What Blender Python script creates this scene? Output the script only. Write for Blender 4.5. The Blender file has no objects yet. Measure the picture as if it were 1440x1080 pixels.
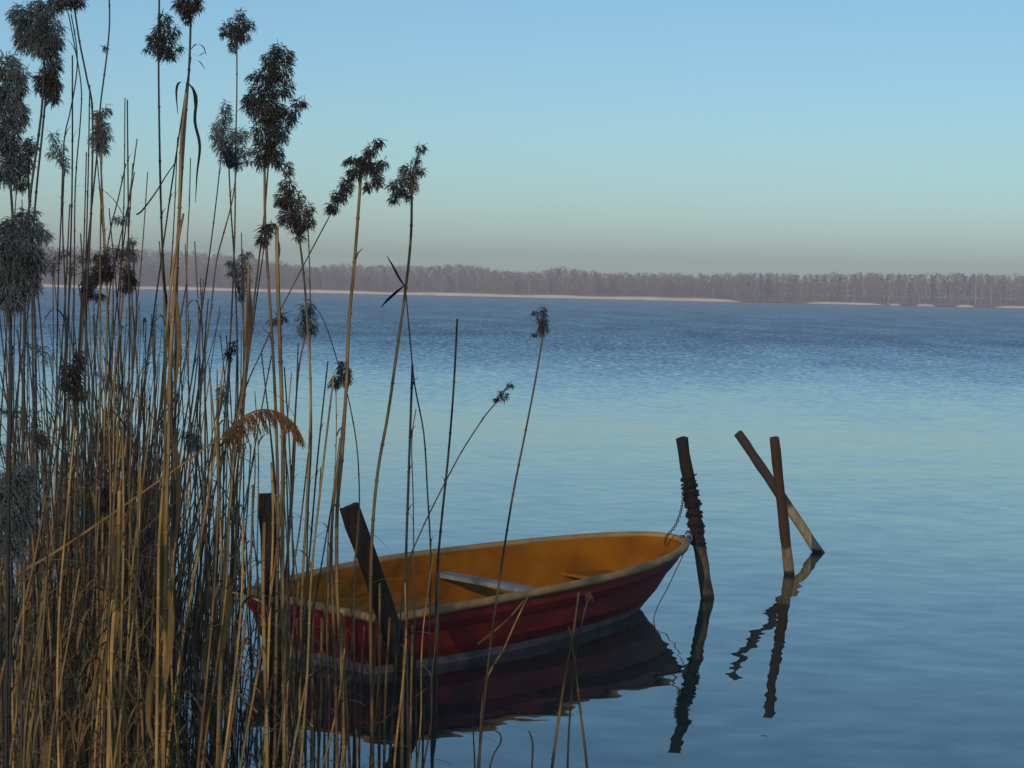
import bpy, math, random
from mathutils import Vector, Matrix, noise
random.seed(7)
R = math.radians
sc = bpy.context.scene
COL = sc.collection

# ------------------------------------------------------------------ camera
F = 2900.0; H = 2.4
pitch = math.atan(130.15 / F); roll = math.atan(30 / 1380)
fw = Vector((0, math.cos(pitch), -math.sin(pitch)))
r0 = Vector((1, 0, 0)); u0 = Vector((0, math.sin(pitch), math.cos(pitch)))
CR = r0 * math.cos(roll) + u0 * math.sin(roll)
CU = u0 * math.cos(roll) - r0 * math.sin(roll)
CP = Vector((0, 0, H))
cam = bpy.data.cameras.new('camera'); camo = bpy.data.objects.new('camera', cam); COL.objects.link(camo)
cam.sensor_width = 36; cam.lens = 36 * F / 1440; cam.clip_start = 0.1; cam.clip_end = 6000
M = Matrix((CR, CU, -fw)).transposed().to_4x4(); M.translation = CP
camo.matrix_world = M
sc.camera = camo

def ray(x, y): return fw * F + CR * (x - 720) + CU * (540 - y)
def at(x, y, Y):
    d = ray(x, y); return CP + d * (Y / d.y)
def ground(x, y, z=0.0):
    d = ray(x, y); return CP + d * ((z - H) / d.z)

# ------------------------------------------------------------------ world / light
SUN_EL = R(20); SUN_AZ = R(-18)          # azimuth: the sun stands behind the camera, a little to the left
sun_from = Vector((math.sin(SUN_AZ) * math.cos(SUN_EL), -math.cos(SUN_AZ) * math.cos(SUN_EL), math.sin(SUN_EL)))
w = bpy.data.worlds.new('World'); sc.world = w; w.use_nodes = True
nt = w.node_tree; nt.nodes.clear()
out = nt.nodes.new('ShaderNodeOutputWorld'); bg = nt.nodes.new('ShaderNodeBackground')
sky = nt.nodes.new('ShaderNodeTexSky'); sky.sky_type = 'NISHITA'; sky.sun_disc = False
sky.sun_elevation = SUN_EL
sky.sun_rotation = math.atan2(sun_from.x, sun_from.y)
sky.altitude = 0; sky.air_density = 1.0; sky.dust_density = 0.3; sky.ozone_density = 4.2
SKY_STRENGTH = 0.15
bg.inputs['Strength'].default_value = SKY_STRENGTH
tint = nt.nodes.new('ShaderNodeMix'); tint.data_type = 'RGBA'; tint.blend_type = 'MULTIPLY'; tint.inputs['Factor'].default_value = 1
tint.inputs['B'].default_value = (0.885, 1.045, 1.03, 1)
nt.links.new(sky.outputs[0], tint.inputs['A']); nt.links.new(tint.outputs['Result'], bg.inputs['Color']); nt.links.new(bg.outputs[0], out.inputs['Surface'])
sl = bpy.data.lights.new('sun', 'SUN'); sl.energy = 3.0; sl.angle = R(0.5); sl.color = (1.0, 0.79, 0.54)
so = bpy.data.objects.new('sun', sl); COL.objects.link(so)
so.rotation_euler = (-sun_from).to_track_quat('-Z', 'Y').to_euler(); so.location = (0, -20, 30)
sc.view_settings.view_transform = 'Standard'; sc.view_settings.look = 'None'
sc.view_settings.exposure = -0.55; sc.view_settings.gamma = 1
sc.cycles.use_denoising = True
sc.cycles.max_bounces = 6; sc.cycles.volume_bounces = 0; sc.cycles.transparent_max_bounces = 8

# ------------------------------------------------------------------ materials
def mat(name, col, rough=0.7, var=0.25, scale=8.0, stretch=(1, 1, 1), rnd=0.0, bump=0.0, spec=0.3, col2=None, detail=5.0, metal=0.0):
    m = bpy.data.materials.new(name); m.use_nodes = True; t = m.node_tree; b = t.nodes['Principled BSDF']
    b.inputs['Roughness'].default_value = rough; b.inputs['Specular IOR Level'].default_value = spec
    b.inputs['Metallic'].default_value = metal
    tc = t.nodes.new('ShaderNodeTexCoord'); mp = t.nodes.new('ShaderNodeMapping'); mp.inputs['Scale'].default_value = stretch
    nz = t.nodes.new('ShaderNodeTexNoise'); nz.inputs['Scale'].default_value = scale; nz.inputs['Detail'].default_value = detail
    t.links.new(tc.outputs['Object'], mp.inputs['Vector'])
    oi = t.nodes.new('ShaderNodeObjectInfo'); add = t.nodes.new('ShaderNodeVectorMath'); add.operation = 'ADD'
    mul = t.nodes.new('ShaderNodeMath'); mul.operation = 'MULTIPLY'; mul.inputs[1].default_value = 37.0
    t.links.new(oi.outputs['Random'], mul.inputs[0]); t.links.new(mp.outputs[0], add.inputs[0]); t.links.new(mul.outputs[0], add.inputs[1])
    t.links.new(add.outputs[0], nz.inputs['Vector'])
    rp = t.nodes.new('ShaderNodeValToRGB')
    c2 = col2 if col2 else tuple(c * (1 - var) for c in col)
    c1 = tuple(min(1, c * (1 + var)) for c in col) if not col2 else col
    rp.color_ramp.elements[0].position = 0.3; rp.color_ramp.elements[1].position = 0.7
    rp.color_ramp.elements[0].color = (*c2, 1); rp.color_ramp.elements[1].color = (*c1, 1)
    t.links.new(nz.outputs['Fac'], rp.inputs[0])
    last = rp.outputs[0]
    if rnd:
        mx = t.nodes.new('ShaderNodeHueSaturation')
        mr = t.nodes.new('ShaderNodeMapRange'); mr.inputs['To Min'].default_value = 1 - rnd; mr.inputs['To Max'].default_value = 1 + rnd
        t.links.new(oi.outputs['Random'], mr.inputs[0]); t.links.new(mr.outputs[0], mx.inputs['Value']); t.links.new(last, mx.inputs['Color'])
        last = mx.outputs[0]
    t.links.new(last, b.inputs['Base Color'])
    if bump:
        bp = t.nodes.new('ShaderNodeBump'); bp.inputs['Distance'].default_value = bump; bp.inputs['Strength'].default_value = 1
        t.links.new(nz.outputs['Fac'], bp.inputs['Height']); t.links.new(bp.outputs[0], b.inputs['Normal'])
    return m

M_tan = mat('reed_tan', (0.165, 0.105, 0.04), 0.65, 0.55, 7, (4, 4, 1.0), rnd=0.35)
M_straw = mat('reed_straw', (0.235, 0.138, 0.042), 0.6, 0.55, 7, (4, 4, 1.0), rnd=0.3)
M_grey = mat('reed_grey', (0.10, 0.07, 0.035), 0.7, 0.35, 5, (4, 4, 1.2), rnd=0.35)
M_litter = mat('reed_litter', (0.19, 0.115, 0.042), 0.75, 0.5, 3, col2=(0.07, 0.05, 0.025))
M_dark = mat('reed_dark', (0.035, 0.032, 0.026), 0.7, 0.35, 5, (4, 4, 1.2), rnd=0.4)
M_pan = mat('panicle_brown', (0.050, 0.035, 0.030), 0.9, 0.4, 16, rnd=0.3, col2=(0.048, 0.062, 0.066))
M_frost = mat('panicle_frosted', (0.085, 0.10, 0.11), 0.9, 0.5, 12, rnd=0.25)
M_gold = mat('panicle_golden', (0.13, 0.065, 0.024), 0.85, 0.5, 10)
M_wood = mat('post_wood', (0.10, 0.065, 0.04), 0.85, 0.4, 6, (6, 6, 0.8), bump=0.01, detail=8)
M_hullred = None
REEDM = dict(tan=M_tan, straw=M_straw, grey=M_grey, dark=M_dark)
PANM = dict(brown=M_pan, frost=M_frost, gold=M_gold)

# ------------------------------------------------------------------ mesh helpers
class MB:
    def __init__(s): s.v = []; s.f = []
    def build(s, name, m, parent=None, smooth=False, loc=None, mats=None, fm=None):
        me = bpy.data.meshes.new(name); me.from_pydata([tuple(p) for p in s.v], [], s.f); me.update()
        if mats:
            for q in mats: me.materials.append(q)
            if fm: me.polygons.foreach_set('material_index', fm)
        else: me.materials.append(m)
        if smooth: me.polygons.foreach_set('use_smooth', [True] * len(me.polygons))
        o = bpy.data.objects.new(name, me); COL.objects.link(o)
        if parent: o.parent = parent
        if loc is not None: o.location = loc
        return o
    def tube(s, pts, rads, n=6, cap=True):
        pts = [Vector(p) for p in pts]; base = len(s.v)
        if not hasattr(rads, '__len__'): rads = [rads] * len(pts)
        ref = Vector((0.3, 1, 0.1)).normalized()
        for i, p in enumerate(pts):
            t = (pts[min(i + 1, len(pts) - 1)] - pts[max(i - 1, 0)])
            t = t.normalized() if t.length > 1e-9 else Vector((0, 0, 1))
            a = t.cross(ref)
            if a.length < 0.05: a = t.cross(Vector((1, 0, 0)))
            a.normalize(); b = t.cross(a)
            for k in range(n):
                an = 2 * math.pi * k / n
                s.v.append(p + (a * math.cos(an) + b * math.sin(an)) * rads[i])
        for i in range(len(pts) - 1):
            for k in range(n):
                k2 = (k + 1) % n; q = base + i * n
                s.f.append((q + k, q + k2, q + n + k2, q + n + k))
        if cap:
            s.f.append(tuple(base + k for k in range(n))[::-1]); q = base + (len(pts) - 1) * n
            s.f.append(tuple(q + k for k in range(n)))
    def box(s, c, h, rot=None):
        b = len(s.v)
        for dx in (-1, 1):
            for dy in (-1, 1):
                for dz in (-1, 1):
                    p = Vector((dx * h[0], dy * h[1], dz * h[2]))
                    if rot: p = rot @ p
                    s.v.append(Vector(c) + p)
        for f in ((0, 1, 3, 2), (4, 6, 7, 5), (0, 4, 5, 1), (2, 3, 7, 6), (0, 2, 6, 4), (1, 5, 7, 3)):
            s.f.append(tuple(b + i for i in f))
    def tri(s, a, b, c):
        k = len(s.v); s.v += [a, b, c]; s.f.append((k, k + 1, k + 2))
    def ribbon(s, pts, widths, side):
        b = len(s.v)
        for p, wd in zip(pts, widths): s.v += [p - side * wd * .5, p + side * wd * .5]
        for i in range(len(pts) - 1): q = b + 2 * i; s.f.append((q, q + 1, q + 3, q + 2))

def tag(o, label=None, cat=None, group=None, kind=None):
    if label: o['label'] = label
    if cat: o['category'] = cat
    if group: o['group'] = group
    if kind: o['kind'] = kind
    return o
def empty(name, loc):
    o = bpy.data.objects.new(name, None); COL.objects.link(o); o.location = loc; o.empty_display_size = 0.1; return o
def copy_tree(o, parent=None):
    c = o.copy(); COL.objects.link(c)
    if parent: c.parent = parent
    for ch in o.children: copy_tree(ch, c)
    return c
def catmull(P, n=4):
    P = [Vector(p) for p in P]
    if len(P) < 3: return [P[0].lerp(P[-1], i / n) for i in range(n + 1)]
    o = []
    Q = [P[0] * 2 - P[1]] + P + [P[-1] * 2 - P[-2]]
    for i in range(1, len(Q) - 2):
        for k in range(n):
            t = k / n; a, b, c, d = Q[i - 1], Q[i], Q[i + 1], Q[i + 2]
            o.append(0.5 * ((2 * b) + (c - a) * t + (2 * a - 5 * b + 4 * c - d) * t * t + (3 * b - a - 3 * c + d) * t ** 3))
    o.append(P[-1]); return o

# ------------------------------------------------------------------ water
def water():
    m = bpy.data.materials.new('lake_water'); m.use_nodes = True; t = m.node_tree; b = t.nodes['Principled BSDF']
    N = t.nodes.new; L = t.links.new
    b.inputs['Base Color'].default_value = (0.006, 0.034, 0.036, 1); b.inputs['Roughness'].default_value = 0.0
    b.inputs['IOR'].default_value = 1.55
    g = N('ShaderNodeNewGeometry'); sep = N('ShaderNodeSeparateXYZ'); L(g.outputs['Position'], sep.inputs[0])
    def nz(scale, st, detail=2.0, off=0):
        mp = N('ShaderNodeMapping'); mp.inputs['Scale'].default_value = st; mp.inputs['Location'].default_value = (off, off * 1.7, off * .3)
        n = N('ShaderNodeTexNoise'); n.inputs['Scale'].default_value = scale; n.inputs['Detail'].default_value = detail; n.inputs['Roughness'].default_value = .5
        L(g.outputs['Position'], mp.inputs[0]); L(mp.outputs[0], n.inputs['Vector']); return n
    def vsub(n, amp):
        s = N('ShaderNodeVectorMath'); s.operation = 'SUBTRACT'; s.inputs[1].default_value = (.5, .5, .5); L(n.outputs['Color'], s.inputs[0])
        k = N('ShaderNodeVectorMath'); k.operation = 'MULTIPLY'; L(s.outputs[0], k.inputs[0])
        if isinstance(amp, tuple): k.inputs[1].default_value = amp
        else: L(amp, k.inputs[1])
        return k
    def addv(a, c):
        k = N('ShaderNodeVectorMath'); k.operation = 'ADD'; L(a.outputs[0], k.inputs[0]); L(c.outputs[0], k.inputs[1]); return k
    # calm inshore swell, then wind ripples that grow with the distance from the reeds
    swell = vsub(nz(1.0, (0.55, 1.1, 1), 1.0, 3), (0.012, 0.020, 0))
    rip = vsub(nz(1.0, (2.6, 4.2, 1), 2.0, 11), (0.055, 0.05, 0))
    mr = N('ShaderNodeMapRange'); mr.inputs['From Min'].default_value = 40; mr.inputs['From Max'].default_value = 110; mr.inputs['To Min'].default_value = 0; mr.inputs['To Max'].default_value = 1
    wob = nz(1.0, (0.03, 0.015, 1), 3.0, 5); wm = N('ShaderNodeMath'); wm.operation = 'MULTIPLY_ADD'; wm.inputs[1].default_value = 30; L(wob.outputs['Fac'], wm.inputs[0]); 
    sb = N('ShaderNodeMath'); sb.operation = 'SUBTRACT'; sb.inputs[1].default_value = 15; L(sep.outputs['Y'], sb.inputs[0]); L(sb.outputs[0], wm.inputs[2])
    L(wm.outputs[0], mr.inputs[0])
    pw = N('ShaderNodeMath'); pw.operation = 'POWER'; pw.inputs[1].default_value = 0.9; L(mr.outputs[0], pw.inputs[0])
    patch = nz(1.0, (0.25, 0.06, 1), 4.0, 21)
    pr = N('ShaderNodeMapRange'); pr.inputs['From Min'].default_value = .3; pr.inputs['From Max'].default_value = .7; pr.inputs['To Min'].default_value = .8; pr.inputs['To Max'].default_value = 1.2; L(patch.outputs['Fac'], pr.inputs[0])
    am = N('ShaderNodeMath'); am.operation = 'MULTIPLY'; L(pw.outputs[0], am.inputs[0]); L(pr.outputs[0], am.inputs[1])
    ax = N('ShaderNodeVectorMath'); ax.operation = 'MULTIPLY'; ax.inputs[1].default_value = (0.30, 0.62, 0)
    cx = N('ShaderNodeCombineXYZ'); L(am.outputs[0], cx.inputs[0]); L(am.outputs[0], cx.inputs[1]); L(cx.outputs[0], ax.inputs[0])
    wind = vsub(nz(1.0, (5.0, 11.0, 1), 3.0, 31), ax.outputs[0])
    bias = N('ShaderNodeVectorMath'); bias.operation = 'MULTIPLY'; bias.inputs[1].default_value = (0, -0.165, 0); L(cx.outputs[0], bias.inputs[0]); wind = addv(wind, bias)
    cs = N('ShaderNodeVectorMath'); cs.operation = 'MULTIPLY'; cs.inputs[1].default_value = (0.14, 0.36, 0); L(cx.outputs[0], cs.inputs[0]); wind = addv(wind, vsub(nz(1.0, (6.0, 2.3, 1), 2.5, 47), cs.outputs[0]))
    tot = addv(addv(swell, rip), wind)
    up = N('ShaderNodeVectorMath'); up.operation = 'ADD'; up.inputs[1].default_value = (0, 0, 1); L(tot.outputs[0], up.inputs[0])
    nm = N('ShaderNodeVectorMath'); nm.operation = 'NORMALIZE'; L(up.outputs[0], nm.inputs[0]); L(nm.outputs[0], b.inputs['Normal'])
    mb = MB(); mb.v = [(-880, -50, 0), (880, -50, 0), (880, 900, 0), (-880, 900, 0)]; mb.f = [(0, 1, 2, 3)]
    tag(mb.build('water', m), kind='structure')
water()

# ------------------------------------------------------------------ haze
HAZE = 0.0009
mb = MB(); mb.box((0, 715, 14), (900, 775, 15.5)); hz = bpy.data.materials.new('haze_air'); hz.use_nodes = True
t = hz.node_tree; t.nodes.clear(); o_ = t.nodes.new('ShaderNodeOutputMaterial'); pv = t.nodes.new('ShaderNodeVolumePrincipled')
pv.inputs['Color'].default_value = (0.93, 0.90, 1.0, 1); pv.inputs['Density'].default_value = HAZE; pv.inputs['Anisotropy'].default_value = 0.0
t.links.new(pv.outputs[0], o_.inputs['Volume'])
tag(mb.build('haze', hz), kind='stuff')

# ------------------------------------------------------------------ far shore
D = 870.0
def shore_x(px): return (px - 720) * D / F
M_sand = mat('beach_sand', (0.74, 0.62, 0.46), 0.9, 0.15, 0.15)
M_land = mat('shore_ground', (0.12, 0.085, 0.05), 0.95, 0.3, 0.08)
M_drygrass = mat('shore_dry_grass', (0.30, 0.15, 0.06), 0.95, 0.35, 0.1)
M_twig = mat('bare_twigs', (0.35, 0.24, 0.165), 0.95, 0.3, 0.12, col2=(0.20, 0.165, 0.12))
M_pine = mat('pine_needles', (0.07, 0.09, 0.07), 0.95, 0.3, 0.1)
M_birch = mat('birch_bark', (0.42, 0.38, 0.34), 0.8, 0.25, 0.5)
mb = MB(); nx, ny = 90, 26
def land_z(x, y):
    k = (y - D - 6) / 500
    z = -0.35 + min(1.0, (y - D + 4) / 16) * 1.15
    hill = max(0, min(1, (-x - 70) / 60)) ** 1.5
    z += max(0, k) ** .8 * (3 + 9 * hill) + 0.25 * noise.noise(Vector((x * .03, y * .05, 0)))
    return z
for j in range(ny):
    y = D - 4 + ((j / (ny - 1)) ** 2) * 590
    for i in range(nx):
        x = -860 + 1720 * i / (nx - 1); mb.v.append((x, y, land_z(x, y)))
for j in range(ny - 1):
    for i in range(nx - 1): q = j * nx + i; mb.f.append((q, q + 1, q + nx + 1, q + nx))
tag(mb.build('far_shore_ground', M_land, smooth=True), kind='structure')
# sand beach: a long strip and short pieces, each a low mound with a ragged edge
def strip(mb, xa, xb, y0, y1, z0, z1, hump):
    n = max(6, int((xb - xa) / 3)); b = len(mb.v)
    for i in range(n + 1):
        u = i / n; x = xa + (xb - xa) * u; e = min(1, u * n / 1.5, (1 - u) * n / 1.5); e = max(.05, e)
        r = 1 + .35 * noise.noise(Vector((x * .06, 1.3, z1)))
        mb.v += [(x, y0, z0), (x, y0 + (y1 - y0) * .08, z0 + (z1 - z0) * .8 * e * r), (x, y1, z0 + (z1 - z0) * e * r), (x, y1 + 4, z0)]
    for i in range(n):
        for k in range(3): q = b + i * 4 + k; mb.f.append((q, q + 4, q + 5, q + 1))
mb = MB()
strip(mb, -700, shore_x(1042), D - 2, D + 3, -0.1, 1.3, 1)
for a, c in ((1128, 1242), (1246, 1264), (1284, 1312), (1340, 1368), (1394, 1560)): strip(mb, shore_x(a), shore_x(c), D - 2, D + 2, -0.1, 0.95, 1)
tag(mb.build('beach', M_sand), kind='structure')
mb = MB()
for (a, c, h) in ((-2400, 560, 1.9), (560, 1000, 2.3), (1040, 1440, 1.5), (1440, 3500, 1.8)):
    xa, xb = shore_x(a), shore_x(c); n = int((xb - xa) * 7)
    for i in range(n):
        x = random.uniform(xa, xb); y = D + random.uniform(6, 11); z = land_z(x, y) - .1; hh = h * random.uniform(.5, 1.15) - .3; wd = random.uniform(.08, .22); dx = random.uniform(-.3, .3)
        mb.tri(Vector((x - wd, y, z)), Vector((x + wd, y + random.uniform(-.1, .1), z)), Vector((x + dx, y, z + hh)))
tag(mb.build('shore_grass', M_drygrass), 'band of rusty dry grass behind the far beach', 'grass', kind='stuff')

# skyline height in photo pixels above the waterline at a given px
SKY = [(-1500, 58), (60, 56), (200, 56), (290, 53), (340, 48), (400, 40), (430, 36), (480, 40), (600, 40), (660, 43), (700, 36), (740, 33), (780, 42), (810, 40), (850, 35), (1000, 37), (1080, 41), (1120, 39), (1200, 44), (1300, 46), (1400, 47), (1440, 47), (3000, 50)]
def sky_h(px):
    for (a, ha), (b, hb) in zip(SKY, SKY[1:]):
        if a <= px <= b: return ha + (hb - ha) * (px - a) / (b - a)
    return 45
def crown(mb, x, y, z0, z1, r, n, pine=False):
    for _ in range(n):
        u = random.random() ** (.8 if not pine else 1.0); z = z0 + (z1 - z0) * u
        rr = r * ((1 - abs(2 * u - 0.9) ** 3 * .5) if not pine else (1.05 - u))
        a = random.uniform(0, 6.28); q = rr * math.sqrt(random.random())
        p = Vector((x + q * math.cos(a), y + q * math.sin(a), z))
        if pine: d = Vector((math.cos(a), math.sin(a), -.25)) * random.uniform(.5, 1.1); wv = Vector((-math.sin(a), math.cos(a), .2)) * random.uniform(.25, .5)
        else: d = Vector((math.cos(a) * .45, math.sin(a) * .45, random.uniform(.5, 1.0))) * random.uniform(.6, 1.5); wv = Vector((-math.sin(a), math.cos(a), 0)) * random.uniform(.07, .2)
        mb.tri(p - wv, p + wv, p + d)
mass = MB(); pmass = MB()
for row, (yy, n, hs) in enumerate(((14, 260, .72), (26, 240, .88), (42, 240, .96), (64, 230, 1.0), (90, 200, .95))):
    for i in range(n):
        px = -260 + (1960 * (i + random.random()) / n); y = D + yy + random.uniform(-6, 6)
        x = (px - 720) / F * y; z = land_z(x, y)
        top = (sky_h(px) + random.uniform(-2.5, 1.5) + 2.5 * noise.noise(Vector((px * .02, row, 0)))) / F * y * hs
        rr = random.uniform(2.6, 4.6)
        pine = random.random() < (0.55 if (px > 1060 and yy > 25) else (0.35 if px < 330 and yy > 40 else .12))
        if pine: crown(pmass, x, y, z + top * .25, top, rr * 1.0, 130, True); pmass.tube([(x, y, z - .2), (x, y, top * .9)], [.2, .05], 4)
        else:
            crown(mass, x, y, z + top * .02, top, rr, 230)
            for k in range(2): mass.tube([(x + k * 1.1, y + k, z - .2), (x + k * 1.3 + random.uniform(-.5, .5), y, top * .8)], [.16, .04], 4)
tag(mass.build('far_bare_wood', M_twig), 'mass of bare brown woodland along the far shore', 'woodland', kind='stuff')
tag(pmass.build('far_pine_wood', M_pine), 'dark evergreens mixed into the far shore woodland', 'woodland', kind='stuff')
def birch(px, hpx, label, wpx=1.2):
    y = D + 10.5; x = (px - 720) / F * y; z = land_z(x, y); h = hpx / F * y
    e = empty('birch_tree', (x, y, z)); tag(e, label, 'tree', 'pale trunked birches at the edge of the far wood')
    m = MB(); r = wpx / F * y * .5
    m.tube([(0, 0, -.3), (random.uniform(-.15, .15), 0, h * .35), (random.uniform(-.35, .35), 0, h * .8)], [r, r * .8, r * .35], 6)
    for k in range(3): a = random.uniform(.4, .7); s_ = random.choice((-1, 1)); m.tube([(0, 0, h * a * .8), (s_ * random.uniform(.5, 1), 0, h * (a * .8 + .2))], [r * .4, .03], 4)
    m.build('trunk', M_birch, e)
    m = MB(); crown(m, 0, 0, h * .35, h, random.uniform(1.0, 1.6), 70); m.build('crown', M_twig, e)
B = [(452, 24), (592, 26), (619, 28), (640, 30), (693, 30), (699, 26), (742, 30), (768, 32), (974, 28), (1000, 26), (1030, 30), (1035, 26), (1187, 32), (1198, 34), (1246, 30), (1268, 34), (1290, 34), (1368, 34), (1391, 36), (1404, 34)]
WH = {452: 'lone pale birch between the dark heads and the palm-headed reed', 592: 'pale far shore birch just right of the tall reed with the bent leaf', 619: 'bright thin birch trunk on the far shore a little right of the bent leaf reed',
      640: 'pale birch on far shore above the tip of the bare upright reed', 693: 'left one of a close pair of white birches left of the furry reed head', 699: 'right one of a close pair of white birches left of the furry reed head',
      742: 'white birch on the far shore just left above the lone furry reed head', 768: 'white birch on the far shore just right above the lone furry reed head', 974: 'pale birch above the far beach, leftmost of those near its right end',
      1000: 'pale birch above the far beach, second before its right end', 1030: 'birch standing at the right tip of the long beach', 1035: 'birch leaning right at the very tip of the long beach',
      1187: 'white birch over the left half of the second beach strip', 1198: 'taller white birch next to another over the second beach strip', 1246: 'pale birch at the gap right of the second beach strip',
      1268: 'bright birch just before the short third sand patch', 1290: 'pale birch above the short third sand patch', 1368: 'brightest white birch at the right end of the fourth sand patch', 1391: 'pale birch left of the last sand strip at right', 1404: 'pale birch above the start of the last sand strip at right'}
for px, hp in B: birch(px, hp, WH[px], 1.9 if px in (1368, 1030, 619) else 1.3)

# ------------------------------------------------------------------ boat
BS = Vector((-1.241, 12.926, 0)); BH = 0.923; BL = 4.13; BB = 0.735
def bt(t, fine=0.444):
    tm = 0.372
    if t < tm: return (0.81 + 0.19 * math.sin(t / tm * math.pi / 2)) * BB
    return BB * max(0, math.cos(min(1, (t - tm) / (1 - tm)) * math.pi / 2)) ** fine
def bz(t): return 0.465 + (0.408 - 0.465) * (1 - min(1, t / .5)) ** 2 + (0.509 - 0.465) * max(0, min(1, (t - .4) / .6)) ** 2
TS = [0.6 * i / 14 for i in range(14)] + [0.6 + 0.4 * math.sin(i / 18 * math.pi / 2) for i in range(19)]
boat = empty('rowing_boat', BS); boat.rotation_euler = (0, 0, 0)
boat.rotation_euler = (0.044, 0, BH)
boat.rotation_mode = 'XYZ'
tag(boat, 'small red rowing boat with an orange inside and a cream rim, moored between posts', 'boat')
def hull_pt(t, s, lev):
    """outer shell; lev 0 = under the rim ... 1 = keel"""
    zg = bz(t); zk = -0.14 + 0.10 * max(0, (t - .75) / .25) ** 2
    b = bt(t); 
    prof = [(0.0, zg - .03, 0.0), (.02, zg - .10, .012), (.30, zg * .66 , .045), (.31, zg * .66 - .012, .062), (.6, zg * .34, .10), (.8, .08, .15), (.88, .0, .19), (.94, -.06, .27), (1.0, zk, 9)]
    _, z, inn = prof[lev]
    dn = (zg - z) / (zg + .14)
    k = max(0.0, (t - .35) / .65)
    bb = b * max(0.0, 1 - inn * (1 + .9 * k) / BB) if inn < 9 else 0.0
    x = t * BL - dn * (.62 * k ** 2.2) * (1.0) + dn * .13 * max(0, 1 - t / .05)
    x = x + 0.05 * max(0, 1 - t / .02) * 0
    return Vector((x, s * bb, z))
mb = MB(); nl = 9; cols = []
for ti in TS:
    for s in (-1,):
        for l in range(nl): mb.v.append(hull_pt(ti, -1, l))
    for l in range(nl - 2, -1, -1): mb.v.append(hull_pt(ti, 1, l))
rw = 2 * nl - 1; fm = []
for i in range(len(TS) - 1):
    for k in range(rw - 1): q = i * rw + k; mb.f.append((q, q + 1, q + rw + 1, q + rw)); fm.append(1 if k in (5, 6, 7, rw - 2 - 5, rw - 2 - 6, rw - 2 - 7) else 0)
b0 = len(mb.v)
# transom, closed row by row so the paint bands carry round the stern
for l in range(nl - 1):
    a = l; a2 = l + 1; c = rw - 1 - l; c2 = rw - 2 - l
    if a2 == c2: mb.f.append((a, c, a2))
    else: mb.f.append((a, c, c2, a2))
    fm.append(1 if l in (5, 6, 7) else 0)
M_red = mat('red_hull_paint', (0.30, 0.020, 0.016), 0.5, 0.3, 3.0, (1, 1, 2.5), bump=0.002, spec=0.4, col2=(0.13, 0.014, 0.016))
M_boot = mat('hull_waterline_grey', (0.30, 0.24, 0.25), 0.6, 0.3, 6, (1, 1, 3), col2=(0.17, 0.10, 0.12))
M_orange = mat('orange_inner_paint', (0.33, 0.118, 0.002), 0.75, 0.2, 2.6, (1, 1, 1.5), bump=.002, detail=9, col2=(0.20, 0.062, 0.002), spec=0.1)
M_cream = mat('cream_rim_paint', (0.38, 0.235, 0.09), 0.7, 0.2, 7, (1, 1, 1), col2=(0.27, 0.17, 0.07))
hull = mb.build('hull', None, boat, smooth=False, mats=[M_red, M_boot], fm=fm)
# rim: rounded strip all round
mb = MB()
rim = [Vector((0.0, -bt(0) * u, bz(0))) for u in (0,)]
path = [Vector((t * BL, -bt(t), bz(t))) for t in TS] + [Vector((t * BL, bt(t), bz(t))) for t in TS[::-1][1:]]
def offs(path, closed=True):
    n = len(path); o = []
    for i in range(n):
        a = path[(i - 1) % n]; c = path[(i + 1) % n]; d = (c - a); d.z = 0; d.normalize(); o.append(Vector((d.y, -d.x, 0)))
    return o
nn = offs(path); prof = [(.016, -.036), (.022, -.016), (.018, .006), (0, .012), (-.03, .009), (-.042, -.004), (-.042, -.03)]
n = len(path); m_ = len(prof)
for p, q in zip(path, nn):
    for (o1, z1) in prof: mb.v.append(p + q * o1 + Vector((0, 0, z1)))
for i in range(n):
    for k in range(m_): a = i * m_; c = ((i + 1) % n) * m_; k2 = (k + 1) % m_; mb.f.append((a + k, c + k, c + k2, a + k2))
mb.build('rim', M_cream, boat, smooth=True)
# inner shell
mb = MB(); lv = [(.042, 0.0), (.075, .30), (.09, .33), (.16, .72), (.26, .96), (.9, 1.0)]
def inner_pt(t, s, l):
    inn, dz = lv[l]; zg = bz(t) - .02; zf = .05; z = zg - (zg - zf) * dz
    tt = (.045 + t * (BL - .095)) / BL
    k = max(0.0, (t - .35) / .65); b = bt(t) * max(0.0, 1 - inn * (1 + .9 * k) / BB) if l < 5 else 0.0
    return Vector((tt * BL - dz * .55 * k ** 2.2 + .04 * dz * max(0, 1 - t / .05), s * b, z))
for ti in TS:
    for l in range(6): mb.v.append(inner_pt(ti, -1, l))
    for l in range(4, -1, -1): mb.v.append(inner_pt(ti, 1, l))
for i in range(len(TS) - 1):
    for k in range(10): q = i * 11 + k; mb.f.append((q, q + 11, q + 12, q + 1))
for l in range(5):
    a, a2, c, c2 = l, l + 1, 10 - l, 9 - l
    mb.f.append((a, a2, c2, c) if a2 != c2 else (a, a2, c))
mb.build('inside_liner', M_orange, boat)
def beam_at(x, z):
    t = x / BL; return bt(t) - (.07 + .10 * max(0, (bz(t) - z) / .4)) - .012
def bench(name, m, x0, x1, z, th, n=6):
    mb = MB()
    for i in range(n + 1):
        x = x0 + (x1 - x0) * i / n; b = beam_at(x, z); c = b - th * .55
        mb.v += [Vector((x, -b, z)), Vector((x, b, z)), Vector((x, c, z - th)), Vector((x, -c, z - th))]
    for i in range(n):
        for k in range(4): q = i * 4; k2 = (k + 1) % 4; mb.f.append((q + k, q + 4 + k, q + 4 + k2, q + k2))
    mb.f += [(0, 1, 2, 3), (n * 4 + 3, n * 4 + 2, n * 4 + 1, n * 4)]
    return mb.build(name, m, boat)
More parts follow.
